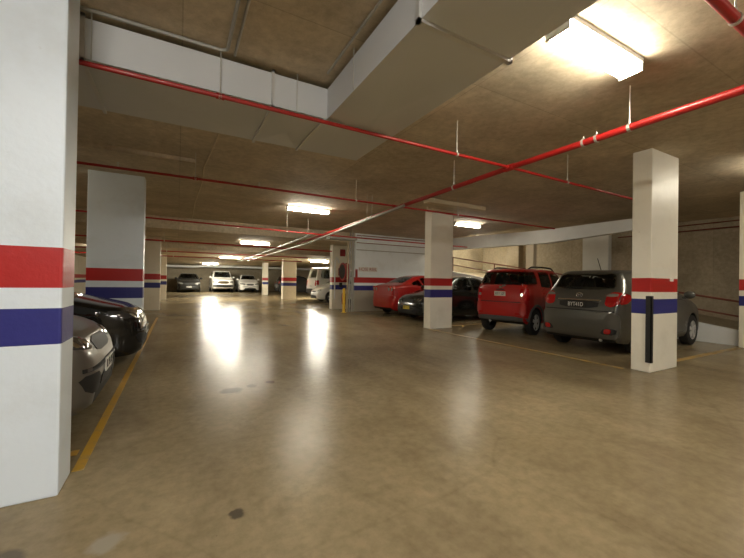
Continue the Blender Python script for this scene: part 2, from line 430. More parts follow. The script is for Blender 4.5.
# ------------------------------------------------------------------ pipes
def pipe(name, label, cat, pts, r, m, hangers=(), group=None, ring=.008, sleeves=(), sprink=(), top=H1, clamps=()):
    t = thing(name, label, cat, pts[0], 0, group); p0 = Vector(pts[0])
    Q = [Vector(p) - p0 for p in pts]
    MB().tube(Q, r, 14).build('pipe', m, t, smooth=True)
    def at(s):
        tot = [0]
        for a, b in zip(Q, Q[1:]): tot.append(tot[-1] + (b-a).length)
        for i in range(len(Q)-1):
            if s <= tot[i+1] + 1e-6:
                d = (Q[i+1]-Q[i]).normalized(); return Q[i] + d*(s-tot[i]), d
        return Q[-1], (Q[-1]-Q[-2]).normalized()
    for h in hangers:
        s, tp = h if isinstance(h, tuple) else (h, top)
        p, d = at(s)
        g = MB().tube([p + Vector((0,0,r+.012)), Vector((p.x, p.y, tp - p0.z))], .0045, 6).build('hanger_rod', M['rod'], t)
        MB().tube([p - d*.013, p + d*.013], r+.006, 14).tube([p + Vector((0,0,r)), p + Vector((0,0,r+.035))], .009, 8).build('clamp', M['rod'], g, smooth=True)
    for s in sleeves:
        p, d = at(s)
        MB().tube([p - d*.03, p + d*.03], r+ring, 14).build('coupling', m, t, smooth=True)
    for s in clamps:
        p, d = at(s)
        MB().tube([p - d*.010, p + d*.010], r+.008, 16).tube([p + Vector((0,0,r)), p + Vector((0,0,r+.03))], .008, 8).build('clamp', M['rod'], t, smooth=True)
    for s in sprink:
        p, d = at(s)
        MB().tube([p + Vector((0,0,r*.6)), p + Vector((0,0,r+.05))], .008, 8).tube([p+Vector((0,0,r+.05)), p+Vector((0,0,r+.056))], .016, 10).build('sprinkler_head', M['rod'], t, smooth=True)
    return t
G = 'red sprinkler pipes'
pipe('sprinkler_pipe', 'thick red main sprinkler pipe hung on rods running down the aisle', 'pipe',
     [(3.6, -2, 2.60), (3.6, 3.04, 2.594), (3.6, 5.4, 2.55), (3.6, 8.8, 2.462), (3.6, 11.9, 2.40)], .034, M['red_pipe'],
     (1.5, 3.70, 6.05, 8.6), G, .008, (5.0, 5.06, 7.45), (), H1, (3.99, 4.12))
pipe('sprinkler_pipe', 'red sprinkler pipe running just below the front face of the grey duct', 'pipe',
     [(-5.0, 3.04, 2.595), (3.6, 3.04, 2.60), (7.3, 3.04, 2.57)], .018, M['red_pipe'], (2.2, 5.27, 7.74, 9.79, 11.9), G, .006, (5.27, 8.57, 8.63))
pipe('sprinkler_pipe', 'second red cross pipe, passing in front of the wide left pillar and the aisle lamp', 'pipe',
     [(-5.0, 5.74, 2.60), (3.6, 5.74, 2.605), (8.4, 5.66, 2.57)], .018, M['red_pipe'], (1.5, 5.2, 7.8, 10.2), G, .006, (5.2, 8.6), (4.28, 6.1, 9.4))
pipe('sprinkler_pipe', 'third red cross pipe, meeting the main just beyond the aisle lamp', 'pipe',
     [(-5.0, 9.6, 2.60), (3.6, 9.6, 2.47), (9.2, 9.6, 2.45)], .02, M['red_pipe'], (4.3, 7.6), G, .006, (8.6,), (6.0, 9.9))
pipe('sprinkler_pipe', 'bright red cross pipe just past the ceiling step', 'pipe',
     [(-5.0, 13.2, 2.37), (5.4, 13.2, 2.33)], .026, M['red_pipe'], ((4.6, H2), (7.6, H2)), G, .006, (6.1,))
pipe('sprinkler_pipe', 'dull red cross pipe in the low part of the ceiling', 'pipe',
     [(-5.0, 16.2, 2.22), (5.4, 16.2, 2.22)], .022, M['red_pipe'], ((4.6, H2), (8.0, H2)), G)
pipe('sprinkler_pipe', 'farthest red cross pipe in front of the glaring lamps', 'pipe',
     [(-5.0, 19.0, 2.18), (6, 19.0, 2.18)], .025, M['red_pipe'], ((4.8, H3), (8.0, H3)), G)
pipe('sprinkler_pipe', 'dark red pipe cutting the upper corner above the big lamp', 'pipe',
     [(1.93, .75, 2.64), (9.0, .75, 2.64)], .027, M['red_pipe'], (.76, 3.4), G, .006)
pipe('galvanised_pipe', 'shiny galvanised pipe beside the red main further down the aisle', 'pipe',
     [(3.48, 5.2, 2.497), (3.48, 10.5, 2.29), (3.48, 21, 2.22)], .028, M['galv'], (1.4, (8.6, H2)), None, .008, (1.4, 4.3))
pipe('galvanised_pipe', 'upper shiny pipe ending beside the aisle lamps', 'pipe',
     [(3.36, 9.6, 2.49), (3.36, 13.5, 2.40), (3.36, 24, 2.27)], .035, M['galv'], (.5, (5.2, H2)), None, .012, (.5, 2.0, 3.4))
pipe('wall_run', 'thin maroon tube along the white wall above the red sign', 'pipe', [(5.95, 12.075, 2.62), (9.6, 12.075, 2.62)], .014, M['handrail'], (), 'thin tubes on the white wall')  # dark lines across the wall, built as thin tubes
pipe('wall_run', 'thin grey tube along the white wall below the maroon one', 'pipe', [(5.95, 12.075, 2.35), (9.6, 12.075, 2.35)], .016, M['conduit'], (), 'thin tubes on the white wall')
pipe('wall_run', 'maroon tube at the top edge of the white wall', 'pipe', [(5.95, 12.075, 2.90), (9.6, 12.075, 2.90)], .016, M['handrail'], (), 'thin tubes on the white wall')
pipe('wall_run', 'upper maroon pipe on the dark concrete wall beyond the ramp', 'pipe', [(12.5, -1, 2.86), (12.5, 5.6, 2.86)], .017, M['handrail'], (), 'pipes on the ramp wall')
pipe('wall_run', 'lower maroon pipe on the dark concrete wall beyond the ramp', 'pipe', [(12.5, -1, 2.70), (12.5, 6.2, 2.70)], .02, M['handrail'], (), 'pipes on the ramp wall')
# upright pipes at the end of the white wall
for lab, x, y, r, m in (('thick grey riser pipe at the end of the white wall', 5.80, 12.08, .05, 'conduit'),
                        ('thin galvanised riser pipe beside the bollard', 5.66, 12.03, .028, 'galv'),
                        ('slim brown riser pipe nearest the hose reel', 5.55, 12.0, .022, 'conduit_light')):
    o = MB().tube([(x, y, 0), (x, y, H1)], r, 14).build('riser_pipe', M[m], None, smooth=True); tag(o, lab, 'pipe', 'riser pipes', 'thing')
t = thing('air_duct', 'small pale duct box above the hose reel opening', 'duct', (0, 0, 0))
MB().box(4.4, 5.42, 10.95, 11.3, 2.56, 2.66).build('duct_body', M['conduit'], t, bevel=.006)
for x in (4.6, 5.3): MB().tube([(x, 11.1, 2.66), (x, 11.1, H1)], .005, 6).build('hanger_rod', M['rod'], t)
t = thing('air_duct', 'long low pale duct along the far wall above the parked cars', 'duct', (0, 0, 0))
MB().tube([(-4.8, 35.6, 2.22), (1.2, 35.6, 2.22), (2.0, 35.2, 2.30), (12, 35.2, 2.30)], .11, 12).build('duct_body', M['white'], t, smooth=True)
for x in (-3, 0, 4, 8): MB().tube([(x, 35.4, 2.3), (x, 35.4, H3)], .006, 6).build('hanger_rod', M['rod'], t)

# conduits clipped to the slab
def conduit(label, pts, r=.011, m='conduit'):
    o = MB().tube(pts, r, 8).build('electrical_conduit', M[m], None, smooth=True)
    return tag(o, label, 'conduit', 'conduits on the slab', 'thing')
conduit('grey conduit bending at right angles on the slab above the duct', [(-4.9, 3.03, 2.962), (.27, 3.03, 2.962), (.315, 3.0, 2.962), (.315, -2.5, 2.962)], .013)
conduit('straight grey conduit beside the bent one on the slab', [(.375, 3.06, 2.965), (.375, -2.5, 2.965)], .010)
conduit('thin pale cable run snaking along the ceiling past the slab thickening', [(.36, 3.97, 2.962), (.42, 4.6, 2.962), (.40, 5.4, 2.962), (.34, 6.3, 2.962), (.37, 7.4, 2.962), (.33, 9.3, 2.962), (.35, 12.0, 2.962)], .011, 'conduit_light')
conduit('grey conduit on the slab along the inner side of the duct', [(1.12, 2.9, 2.965), (1.12, -2.5, 2.965)], .010)
conduit('pale conduit on the ceiling near the left wall', [(-2.6, 4.0, 2.95), (-2.6, 9.5, 2.95)], .02, 'housing')
o = MB().box(-4.7, -4.6, -.01, .01, 0, .02)
# unlit plank on the ceiling before the free-standing pillar
t = thing('cable_tray', 'flat pale cable tray under the ceiling in front of the free-standing pillar', 'tray', (5.55, 6.16, 2.93))
MB().box(-.85, .85, -.09, .09, -.05, .0).box(-.85, .85, -.09, -.08, 0, .04).box(-.85, .85, .08, .09, 0, .04).build('tray', M['conduit_light'], t)
for x in (-.7, .7): MB().box(x-.01, x+.01, -.09, .09, .0, .05).build('bracket', M['rod'], t)

# ------------------------------------------------------------------ lamps
def batten(label, x, y, top, L=1.08, rz=0, m='tube', w=.135):
    t = thing('fluorescent_lamp', label, 'lamp', (x, y, top), rz, 'ceiling batten lamps')
    MB().box(-L/2, L/2, -w/2-.006, w/2+.006, -.036, 0).build('housing', M['housing'], t)
    pr = [(-w/2+.004, -.034), (-w/2, -.066), (-w/2+.008, -.088), (-w/2+.03, -.1), (w/2-.03, -.1), (w/2-.008, -.088), (w/2, -.066), (w/2-.004, -.034)]
    mb = MB(); n = len(pr); e = L/2 - .012
    mb.add([(-e, a, b) for a, b in pr] + [(e, a, b) for a, b in pr], [(i, (i+1) % n, n+(i+1) % n, n+i) for i in range(n)] + [tuple(range(n)), tuple(range(n, 2*n))])
    mb.build('diffuser', M[m], t)
    for sx in (-1, 1): MB().box(sx*(L/2-.006)-.007, sx*(L/2-.006)+.007, -w/2-.002, w/2+.002, -.103, -.036).build('end_cap', M['housing'], t)
    return t
batten('largest glowing batten lamp, right of the grey duct', 2.76, 1.53, H1, .98, 0, 'tube', .17)
batten('glowing batten lamp above the middle of the aisle by the second cross pipe', 2.86, 8.6, H1, 1.08)
batten('glowing batten lamp low in the aisle beside the shiny pipes', 2.62, 14.3, H2, 1.1)
batten('glaring batten lamp at the far end above the white four-wheel drive', 2.62, 21.8, H3, 1.1, 0, 'tube_bright')
batten('far glaring batten lamp, lower of the pair near the far cars', 2.3, 31.2, H3, 1.1, 0, 'tube_bright')
batten('glowing batten lamp above the white van', 7.9, 21.4, H3, 1.15, 0, 'tube_bright')
batten('glowing batten lamp peeking from behind the free-standing pillar', 7.75, 8.1, H1, 1.0, 0, 'tube_dim')
batten('added batten lamp over the ramp, hidden behind the edge beam', 11.1, 10.8, H1, 1.1)  # added to throw warm light on the ramp wall panels
batten('batten lamp out of view right of the guarded pillar', 7.55, 1.55, H1, 1.1, 0, 'tube_dim')
batten('batten lamp over the left bays behind the near pillar', -3.6, 6.6, H1, 1.1, PI/2)
batten('batten lamp over the left bays beside the third pillar', -2.9, 18.0, H3, 1.1, PI/2)
batten('unseen cool batten lamp added behind the viewpoint near the pillar', -.6, -1.2, H1, 1.2, 0, 'tube_cool')  # added out of view to light the near pillar's front
batten('unseen cool batten lamp added behind the viewpoint over the open floor', 3.3, -3.6, H1, 1.2, 0, 'tube_cool')  # added out of view to brighten the foreground floor
batten('unseen batten lamp added behind the viewpoint by the right bays', 7.2, -3.4, H1, 1.2)  # added out of view, extra light from behind the viewpoint

# ------------------------------------------------------------------ small fittings
t = thing('hose_reel', 'round red fire hose reel mounted on the pillar behind the bollard', 'hose reel', (5.83, 13.3, 1.52))
MB().lathe([(.05, -.11), (.33, -.11), (.36, -.095), (.36, -.08), (.30, -.07), (.30, .07), (.36, .08), (.36, .095), (.33, .11), (.05, .11)], 28, 'x', (0, -.42, 0)).build('drum', M['hose'], t, smooth=True)
MB().lathe([(.02, -.125), (.27, -.125), (.29, -.112), (.02, -.112)], 24, 'x', (0, -.42, 0)).build('side_disc', M['rubber'], t, smooth=True)
MB().box(-.04, .04, -.42, 0, -.05, .05).box(-.09, .09, -.02, 0, -.15, .15).build('wall_bracket', M['hose'], t)
MB().tube([(-.13, -.15, .36), (-.15, -.05, .52), (-.2, -.05, .58), (-.26, -.05, .45), (-.27, -.05, .0), (-.26, -.05, -1.1)], .03, 8).build('hose', M['white'], t, smooth=True)
MB().box(-.05, .05, -.10, -.0, -.62, -.44).build('nozzle', M['trimb'], t, bevel=.01)
o = MB().box(5.80, 6.02, 13.27, 13.295, 2.16, 2.44).build('hose_sign', M['sign_red']); tag(o, 'small red sign high on the hose reel pillar', 'sign', None, 'thing')
t = thing('extinguisher', 'red fire extinguisher at the foot of the hose reel pillar', 'fire extinguisher', (5.92, 13.12, .2))
MB().lathe([(.0, 0), (.075, .0), (.08, .02), (.08, .42), (.05, .50), (.03, .52)], 16).build('tank', M['hose'], t, smooth=True)
MB().lathe([(.025, .52), (.025, .58), (.012, .6)], 10).box(-.015, .09, -.012, .012, .56, .60).build('valve', M['trimb'], t)
MB().box(-.02, .02, .06, .18, .1, .4).build('bracket', M['trimb'], t)
t = thing('bollard', 'slim yellow steel bollard in front of the hose reel', 'bollard', (5.33, 11.8, 0))
MB().lathe([(.055, 0), (.055, .84), (.045, .875), (.02, .89), (.0, .892)], 18).build('post', M['bollard'], t, smooth=True)
MB().lathe([(.10, 0), (.10, .012), (.056, .012)], 18).build('base_plate', M['bollard'], t, smooth=True)
t = thing('wall_sign', 'small red lettered sign on the white wall above the red band', 'sign', (6.47, 12.0985, 1.61))
MB().box(-.42, .40, -.012, 0, -.085, .085).build('board', M['plate_w'], t)
text_mesh('lettering', 'HOSE REEL', .17, M['sign_red'], t, Matrix.Translation((-.01, -.0135, 0)) @ Matrix.Rotation(PI/2, 4, 'X'), .001, .78)
o = MB().box(5.92, 5.99, 12.03, 12.0985, 1.30, 1.60).build('alarm_box', M['sign_red'], None, bevel=.006); tag(o, 'red call-point box at the end of the white wall', 'alarm box', None, 'thing')
# ramp handrail
t = thing('handrail', 'maroon two-bar handrail sloping up along the ramp kerb', 'handrail', (9.79, 2.6, .3))
rail = lambda k: [(0, 0, k), (0, 9.5, k + 9.5*.157)]
MB().tube(rail(.555), .022, 10).build('top_rail', M['handrail'], t, smooth=True)
MB().tube(rail(.26), .018, 10).build('mid_rail', M['handrail'], t, smooth=True)
for y in (.02, 4.2, 6.25, 8.4): MB().tube([(0, y, y*.157-.145), (0, y, .555 + y*.157)], .02, 10).build('post', M['handrail'], t, smooth=True)

# ------------------------------------------------------------------ cars
def sinterp(x, pts):
    return float(np.interp(x, [p[0] for p in pts], [p[1] for p in pts]))

def smooth_curve(pts, sig):
    xs = np.linspace(pts[0][0], pts[-1][0], 800)
    y = np.interp(xs, [p[0] for p in pts], [p[1] for p in pts])
    h = xs[1]-xs[0]; n = max(1, int(3*sig/h)); k = np.exp(-.5*(np.arange(-n, n+1)*h/sig)**2); k /= k.sum()
    # extend linearly so that the ends stay put
    yp = np.concatenate([2*y[0]-y[1:n+1][::-1], y, 2*y[-1]-y[-n-1:-1][::-1]])
    ys_ = np.convolve(yp, k, 'valid')
    return lambda x: float(np.interp(x, xs, ys_))

def catmull(P, n):
    out = []
    for i in range(len(P)-1):
        p0 = P[i-1] if i else (2*P[0][0]-P[1][0], 2*P[0][1]-P[1][1])
        p1, p2 = P[i], P[i+1]; p3 = P[i+2] if i+2 < len(P) else (2*p2[0]-p1[0], 2*p2[1]-p1[1])
        for k in range(n):
            t = k/n
            out.append(tuple(.5*((2*b)+(-a+c)*t+(2*a-5*b+4*c-d)*t*t+(-a+3*b-3*c+d)*t**3) for a, b, c, d in zip(p0, p1, p2, p3)))
    out.append(P[-1]); return out

CARS = []
class Car:
    def finish(s):
        # open the body behind the panes, so that one looks through them, and put the seats in
        me = s.bodyobj.data; bm = bmesh.new(); bm.from_mesh(me)
        sx, sy, sz = s.sc; kill = []
        V = dict(F=Vector((-1,0,0)), B=Vector((1,0,0)), L=Vector((0,-1,0)), R=Vector((0,1,0)), T=Vector((0,0,-1)))
        def inside(p, poly):
            r = False; j = len(poly)-1
            for i in range(len(poly)):
                (xi, yi), (xj, yj) = poly[i], poly[j]
                if (yi > p[1]) != (yj > p[1]) and p[0] < (xj-xi)*(p[1]-yi)/(yj-yi)+xi: r = not r
                j = i
            return r
        P = []
        for view, poly in s.cuts:
            cx = sum(q[0] for q in poly)/len(poly); cy = sum(q[1] for q in poly)/len(poly)
            P.append((view, [(cx+(q[0]-cx)*.95, cy+(q[1]-cy)*.93) for q in poly]))
        for f in bm.faces:
            if f.material_index: continue
            c = f.calc_center_median(); c = Vector((c.x/sx, c.y/sy, c.z/sz))
            for view, poly in P:
                if f.normal.dot(V[view]) > -.12: continue
                q = dict(F=(c.y, c.z), B=(c.y, c.z), L=(c.x, c.z), R=(c.x, c.z), T=(c.x, c.y))[view]
                if inside(q, poly): kill.append(f); break
        bmesh.ops.delete(bm, geom=kill, context='FACES'); bm.to_mesh(me); bm.free()
        hz = s.sp['top']; zr_ = s.top(-.2)
        for x in (.05, -.85):
            for y in (-.36, .36):
                mb = MB()
                for k, (w0, z0, z1, lean) in enumerate(((.23, .55, zr_-.36, 0), (.12, zr_-.34, zr_-.17, -.08))):
                    a = x - .1*(z0-.55) + (0 if k == 0 else -.03)
                    b = a - (.18 if k == 0 else .03); d = .10 if k == 0 else .07
                    mb.add([(a,y-w0,z0),(a+d,y-w0,z0),(a+d,y+w0,z0),(a,y+w0,z0),(b,y-w0*.85,z1),(b+d,y-w0*.85,z1),(b+d,y+w0*.85,z1),(b,y+w0*.85,z1)],
                           [(0,3,2,1),(4,5,6,7),(0,1,5,4),(1,2,6,5),(2,3,7,6),(3,0,4,7)])
                mb.tube([(x-.14, y, zr_-.42), (x-.17, y, zr_-.3)], .02, 6)
                s.emit(mb, 'seat', M['seat_fabric'], bevel=.02)
        wx = .62
        s.emit(MB().box(wx, wx+.35, -s.sp['W']/2+.2, s.sp['W']/2-.2, .6, s.top(1.0)-.12), 'dashboard', M['seat_fabric'], bevel=.03)
    def __init__(s, name, label, spec, loc, heading, scale, pm, group='parked cars'):
        s.sp = spec; s.sc = scale; s.cuts = []; CARS.append(s)
        s.root = thing(name, label, 'car', loc, heading, group)
        s.pm = pm
        s.body(spec)
    def emit(s, mb, name, m, parent=None, **k):
        sx, sy, sz = s.sc
        mb.v = [(a*sx, b*sy, c*sz) for a, b, c in mb.v]
        return mb.build(name, m, parent or s.root, **k)
    def body(s, sp):
        L, W = sp['L'], sp['W']; hl = L/2
        top = smooth_curve(sp['top'], sp.get('sig', .035)); belt = smooth_curve(sp['belt'], .06)
        cl = sp.get('clear', .19)
        bot = lambda x: sinterp(x, [(-hl, .44), (-hl+.03, cl+.09), (-hl+.14, cl+.015), (-hl+.4, cl), (hl-.4, cl), (hl-.14, cl+.01), (hl-.03, cl+.06), (hl, .36)])
        rr = sp.get('rear_plan', [(0, .80), (.04, .90), (.12, .95), (.3, .985), (.7, 1)])
        fr = sp.get('front_plan', [(0, .52), (.02, .64), (.06, .74), (.14, .83), (.28, .91), (.5, .965), (.85, 1)])
        def hw(x):
            return W/2*min(sinterp(x+hl, rr), sinterp(hl-x, fr))
        s.hw, s.top, s.belt = hw, top, belt
        wr = sp['wr']; Ra = wr*1.13; zw = wr
        xw = sp['axles']
        xs = set(np.linspace(-hl+.05, hl-.05, 70)); 
        for e in (0, .006, .015, .03, .05, .08, .12, .17, .23): xs.add(-hl+e); xs.add(hl-e)
        for w in xw:
            for k in range(0, 19): xs.add(w + Ra*math.cos(PI*k/18)*.9995)
            xs.add(w-Ra-.001); xs.add(w+Ra+.001)
        xs = sorted(float(v) for v in xs)
        xs = [x for i, x in enumerate(xs) if i == 0 or x - xs[i-1] > 5e-4]
        N = 4; rings = []; rrw = sp.get('roofw', .70)*W/2
        for x in xs:
            h = hw(x); zt = top(x); zb = bot(x)
            zb0 = zb
            for w in xw:
                if abs(x-w) < Ra: zb = max(zb, zw + math.sqrt(Ra*Ra-(x-w)**2))
            zt = max(zt, zb+.05)
            zs = min(belt(x), zt - min(.055, .3*(zt-zb))); zs = max(zs, zb+.03)
            h1 = zs-zb0; g = zt-zs; t = min(1, max(0, (g-.08)/.22)); h2 = zs - zb
            lerp = lambda a, b: a+(b-a)*t
            rw = min(rrw, .93*h)
            def side(z):   # half width at height z of the lower body
                u = (z-zb0)/max(h1, .01)
                return h*float(np.interp(u, [0, .06, .16, .45, .62, .85, 1], [.93, .965, .985, 1.0, .998, .985, .958]))
            P = [(0, zb), (.78*h, zb), (side(zb+.001)-.012, zb), (side(zb+.14*h2), zb+.14*h2), (side(zb+.42*h2), zb+.42*h2), (side(zb+.68*h2), zb+.68*h2), (side(zb+.88*h2), zb+.88*h2), (.955*h, zs),
                 (lerp(.90*h, .52*.95*h+.48*rw+.012), zs+g*lerp(.45, .48)), (lerp(.78*h, rw), zs+g*lerp(.72, .88)), (lerp(.5*h, rw*.86), zs+g*lerp(.93, .965)), (lerp(.25*h, .45*rw), zs+g*.992), (0, zt)]
            C = catmull(P[2:], N)
            half = P[:2] + C
            full = [(-a, b) for a, b in half[1:-1]][::1]
            ring = [(x, a, b) for a, b in half] + [(x, -a, b) for a, b in half[1:-1][::-1]]
            rings.append(ring)
        n = len(rings[0]); mb = MB()
        vs = [p for r in rings for p in r]; fs = []; mi = []
        nh = len(P)-3; 
        for i in range(len(rings)-1):
            for k in range(n):
                fs.append((i*n+k, i*n+(k+1) % n, (i+1)*n+(k+1) % n, (i+1)*n+k)); mi.append(1 if k < 2 or k >= n-2 else 0)
        fs.append(tuple(range(n))); fs.append(tuple((len(rings)-1)*n+k for k in range(n))); mi += [0, 0]
        mb.add(vs, fs); mb.mi = mi
        s.bvh = BVHTree.FromPolygons([Vector(v) for v in vs], fs)
        s.bodyobj = s.emit(mb, 'body', [s.pm, M['under']], smooth=True, angle=32)
        ub = MB().box(-hl+.35, hl-.4, -W/2+.25, W/2-.25, cl-.02, .60)
        s.emit(ub, 'underbody', M['under'])
        for w in xw:
            for sd in (-1, 1): s.wheel(w, sd, wr, W)
    def wheel(s, x, sd, r, W):
        w = .10; yc = sd*(W/2-.115)
        prof = [(r*.62, -w), (r*.86, -w-.004), (r*.97, -w*.85), (r, -w*.5), (r, w*.5), (r*.97, w*.85), (r*.86, w+.004), (r*.62, w)]
        mb = MB().lathe(prof, 28, 'y', (x, yc, r), 0, True)
        wh = s.emit(mb, 'wheel', M['tire'], smooth=True)
        mb = MB(); o = yc + sd*(w-.015)
        ring = [(r*.60, -.03), (r*.665, -.03), (r*.665, .012), (r*.60, .012)]
        mb.lathe([(a, sd*b) for a, b in ring], 28, 'y', (x, o, r), 0, True)
        mb.lathe([(.001, sd*.0), (.055, sd*.0), (.05, sd*.018), (.001, sd*.02)], 14, 'y', (x, o, r))
        mb.lathe([(.001, -sd*.05), (r*.62, -sd*.05), (r*.62, -sd*.04), (.001, -sd*.04)], 20, 'y', (x, o, r), 1)
        for k in range(5):
            a = 2*PI*k/5 + .3
            d = Vector((math.cos(a), 0, math.sin(a))); q = Vector((-math.sin(a), 0, math.cos(a)))
            c = Vector((x, o, r)); vs = []
            for rr_, ww in ((.04, .026), (r*.62, .036)):
                for yy in (-.02, .012): 
                    for sg in (-1, 1): vs.append(c + d*rr_ + q*sg*ww + Vector((0, sd*yy, 0)))
            mb.add(vs, [(0,1,3,2),(4,6,7,5),(0,4,5,1),(2,3,7,6),(0,2,6,4),(1,5,7,3)])
        s.emit(mb, 'rim', [M['alloy'], M['under']], wh)
    # --- conforming patches
    def cast(s, o, d, fall=True):
        hit, nrm, i, dist = s.bvh.ray_cast(Vector(o), Vector(d))
        if hit is None and fall:
            hit, nrm, i, dist = s.bvh.find_nearest(Vector(o) + Vector(d)*2.5)
        return hit
    def patch(s, mb, view, poly, off=.006, rnd=1, rings=4, th=.012, mi=0):
        """poly: outline in the view's own plane; conformed on the body and given thickness"""
        P = [Vector(p) for p in poly]
        for _ in range(rnd):
            Q = []
            for a, b in zip(P, P[1:]+P[:1]): Q += [a*.8+b*.2, a*.2+b*.8]
            P = Q
        # densify
        D = []
        for a, b in zip(P, P[1:]+P[:1]):
            k = max(1, int((b-a).length/.06)); D += [a + (b-a)*(j/k) for j in range(k)]
        P = D; n = len(P); c = sum(P, Vector((0, 0)))/n
        V = dict(F=lambda u, v: ((5, u, v), (-1, 0, 0)), B=lambda u, v: ((-5, u, v), (1, 0, 0)), L=lambda u, v: ((u, 3, v), (0, -1, 0)), R=lambda u, v: ((u, -3, v), (0, 1, 0)), T=lambda u, v: ((u, v, 4), (0, 0, -1)))[view]
        vs = []; 
        for k in range(rings, 0, -1):
            for p in P:
                q = c + (p-c)*(k/rings); o, d = V(q.x, q.y); h = s.cast(o, d); vs.append(h - Vector(d)*off)
        o, d = V(c.x, c.y); vs.append(s.cast(o, d) - Vector(d)*off)
        d = Vector(d); base = [v + d*(off+th*.5) for v in vs[:n]]
        nv = len(vs); vs += base; fs = []
        for k in range(rings-1):
            for j in range(n): fs.append((k*n+j, k*n+(j+1) % n, (k+1)*n+(j+1) % n, (k+1)*n+j))
        for j in range(n): fs.append(((rings-1)*n+j, (rings-1)*n+(j+1) % n, nv-1))
        for j in range(n): fs.append((j, nv+j, nv+(j+1) % n, (j+1) % n))
        mb.add(vs, fs, mi); return mb
    def part(s, name, m, patches, parent=None, label=None, **kw):
        mb = MB()
        for view, poly in patches:
            s.patch(mb, view, poly, **kw)
            if m in (M['glass'], M['privacy_glass']): s.cuts.append((view, poly))
        o = s.emit(mb, name, m, parent, smooth=True, angle=50)
        if label: o['label'] = label
        return o
    def mirror(s, name, m, view, poly, **kw):
        other = {'L': 'R', 'F': 'F', 'B': 'B', 'T': 'T'}[view]
        a = s.part(name, m, [(view, poly)], **kw)
        q = poly if view == 'L' else [(u, -v) if view == 'T' else (-u, v) for u, v in poly]
        b = s.part(name, m, [(other, q)], **kw)
        return a, b
    def plate(s, view, y, z, w, h, m, txt, ink, tilt=0):
        sgn = 1 if view == 'F' else -1
        xh = max(((s.cast((5*sgn, yy, zz), (-sgn, 0, 0))).x)*sgn for yy in (y-w/2, y, y+w/2) for zz in (z-h/2, z+h/2))
        x = sgn*(xh+.012)
        p = s.emit(MB().box(x-.007, x+.007, y-w/2, y+w/2, z-h/2, z+h/2), 'licence_plate', m)
        sx, sy, sz = s.sc
        rot = Matrix.Rotation(PI/2 if sgn > 0 else -PI/2, 4, 'Z') @ Matrix.Rotation(PI/2, 4, 'X')
        mt = Matrix.Diagonal((sx, sy, sz, 1)) @ Matrix.Translation((x+sgn*.0085, y, z)) @ rot
        text_mesh('lettering', txt, h*.95, ink, p, mt, .001, w*.86)
        # backing bracket reaching the body
        s.emit(MB().box(min(x-sgn*.05, x-sgn*.006), max(x-sgn*.05, x-sgn*.006), y-w*.3, y+w*.3, z-h*.3, z+h*.3), 'plate_bracket', M['trimb'], p)
    def wing_mirror(s, x, z, m=None):
        for sd in (-1, 1):
            h = s.cast((x, sd*3, z), (0, -sd, 0)); y = h.y
            mb = MB(); pts = []
            n = 10
            for i in range(7):
                u = i/6; rr_ = math.sin(PI*(.06+.88*u))**.5
                pts.append((y + sd*(.03+.20*u), rr_))
            for i in range(6): pass
            vs = []; fs = []
            for yy, rr_ in pts:
                for k in range(n): vs.append((x-.02+.055*rr_*math.cos(2*PI*k/n), yy, z+.065+.08*rr_*math.sin(2*PI*k/n)))
            for i in range(6):
                for k in range(n): fs.append((i*n+k, i*n+(k+1) % n, (i+1)*n+(k+1) % n, (i+1)*n+k))
            fs += [tuple(range(n)), tuple(range(6*n, 7*n))]
            mb.add(vs, fs); mb.box(x-.03, x+.03, min(y-sd*.03, y+sd*.07), max(y-sd*.03, y+sd*.07), z-.015, z+.02)
            s.emit(mb, 'wing_mirror', m or s.pm, smooth=True)
    def handle(s, x, z, m=None):
        for sd in (-1, 1):
            y = s.cast((x, sd*3, z), (0, -sd, 0)).y
            s.emit(MB().box(x-.085, x+.085, min(y-.01*sd, y+.03*sd), max(y-.01*sd, y+.03*sd), z-.014, z+.014), 'door_handle', m or s.pm, bevel=.006)
    def seams(s, polys):
        for p in polys: 
            c = Vector((sum(q[0] for q in p)/len(p), sum(q[1] for q in p)/len(p)))
            grow = [tuple(c + (Vector(q)-c)*1.025) for q in p]
            for v in 'LR':
                d = s.part('door', s.pm, [(v, p)], off=.006, rnd=1, th=.008)
                s.part('door_seam', M['under'], [(v, grow)], d, off=.002, rnd=1, th=.004)
    def stick(s, name, m, pts, r, n=8):
        return s.emit(MB().tube(pts, r, n), name, m, smooth=True)
    def onbody(s, view, u, v, off=.01):
        V = dict(F=((5, u, v), (-1, 0, 0)), B=((-5, u, v), (1, 0, 0)), T=((u, v, 4), (0, 0, -1)), L=((u, 3, v), (0, -1, 0)), R=((u, -3, v), (0, 1, 0)))[view]
        h = s.cast(*V); return h - Vector(V[1])*off

def trap(y0, y1, z0, z1, n=1):  # symmetric trapezoid in front/rear view
    return [(-y0, z0), (y0, z0), (y1, z1), (-y1, z1)]

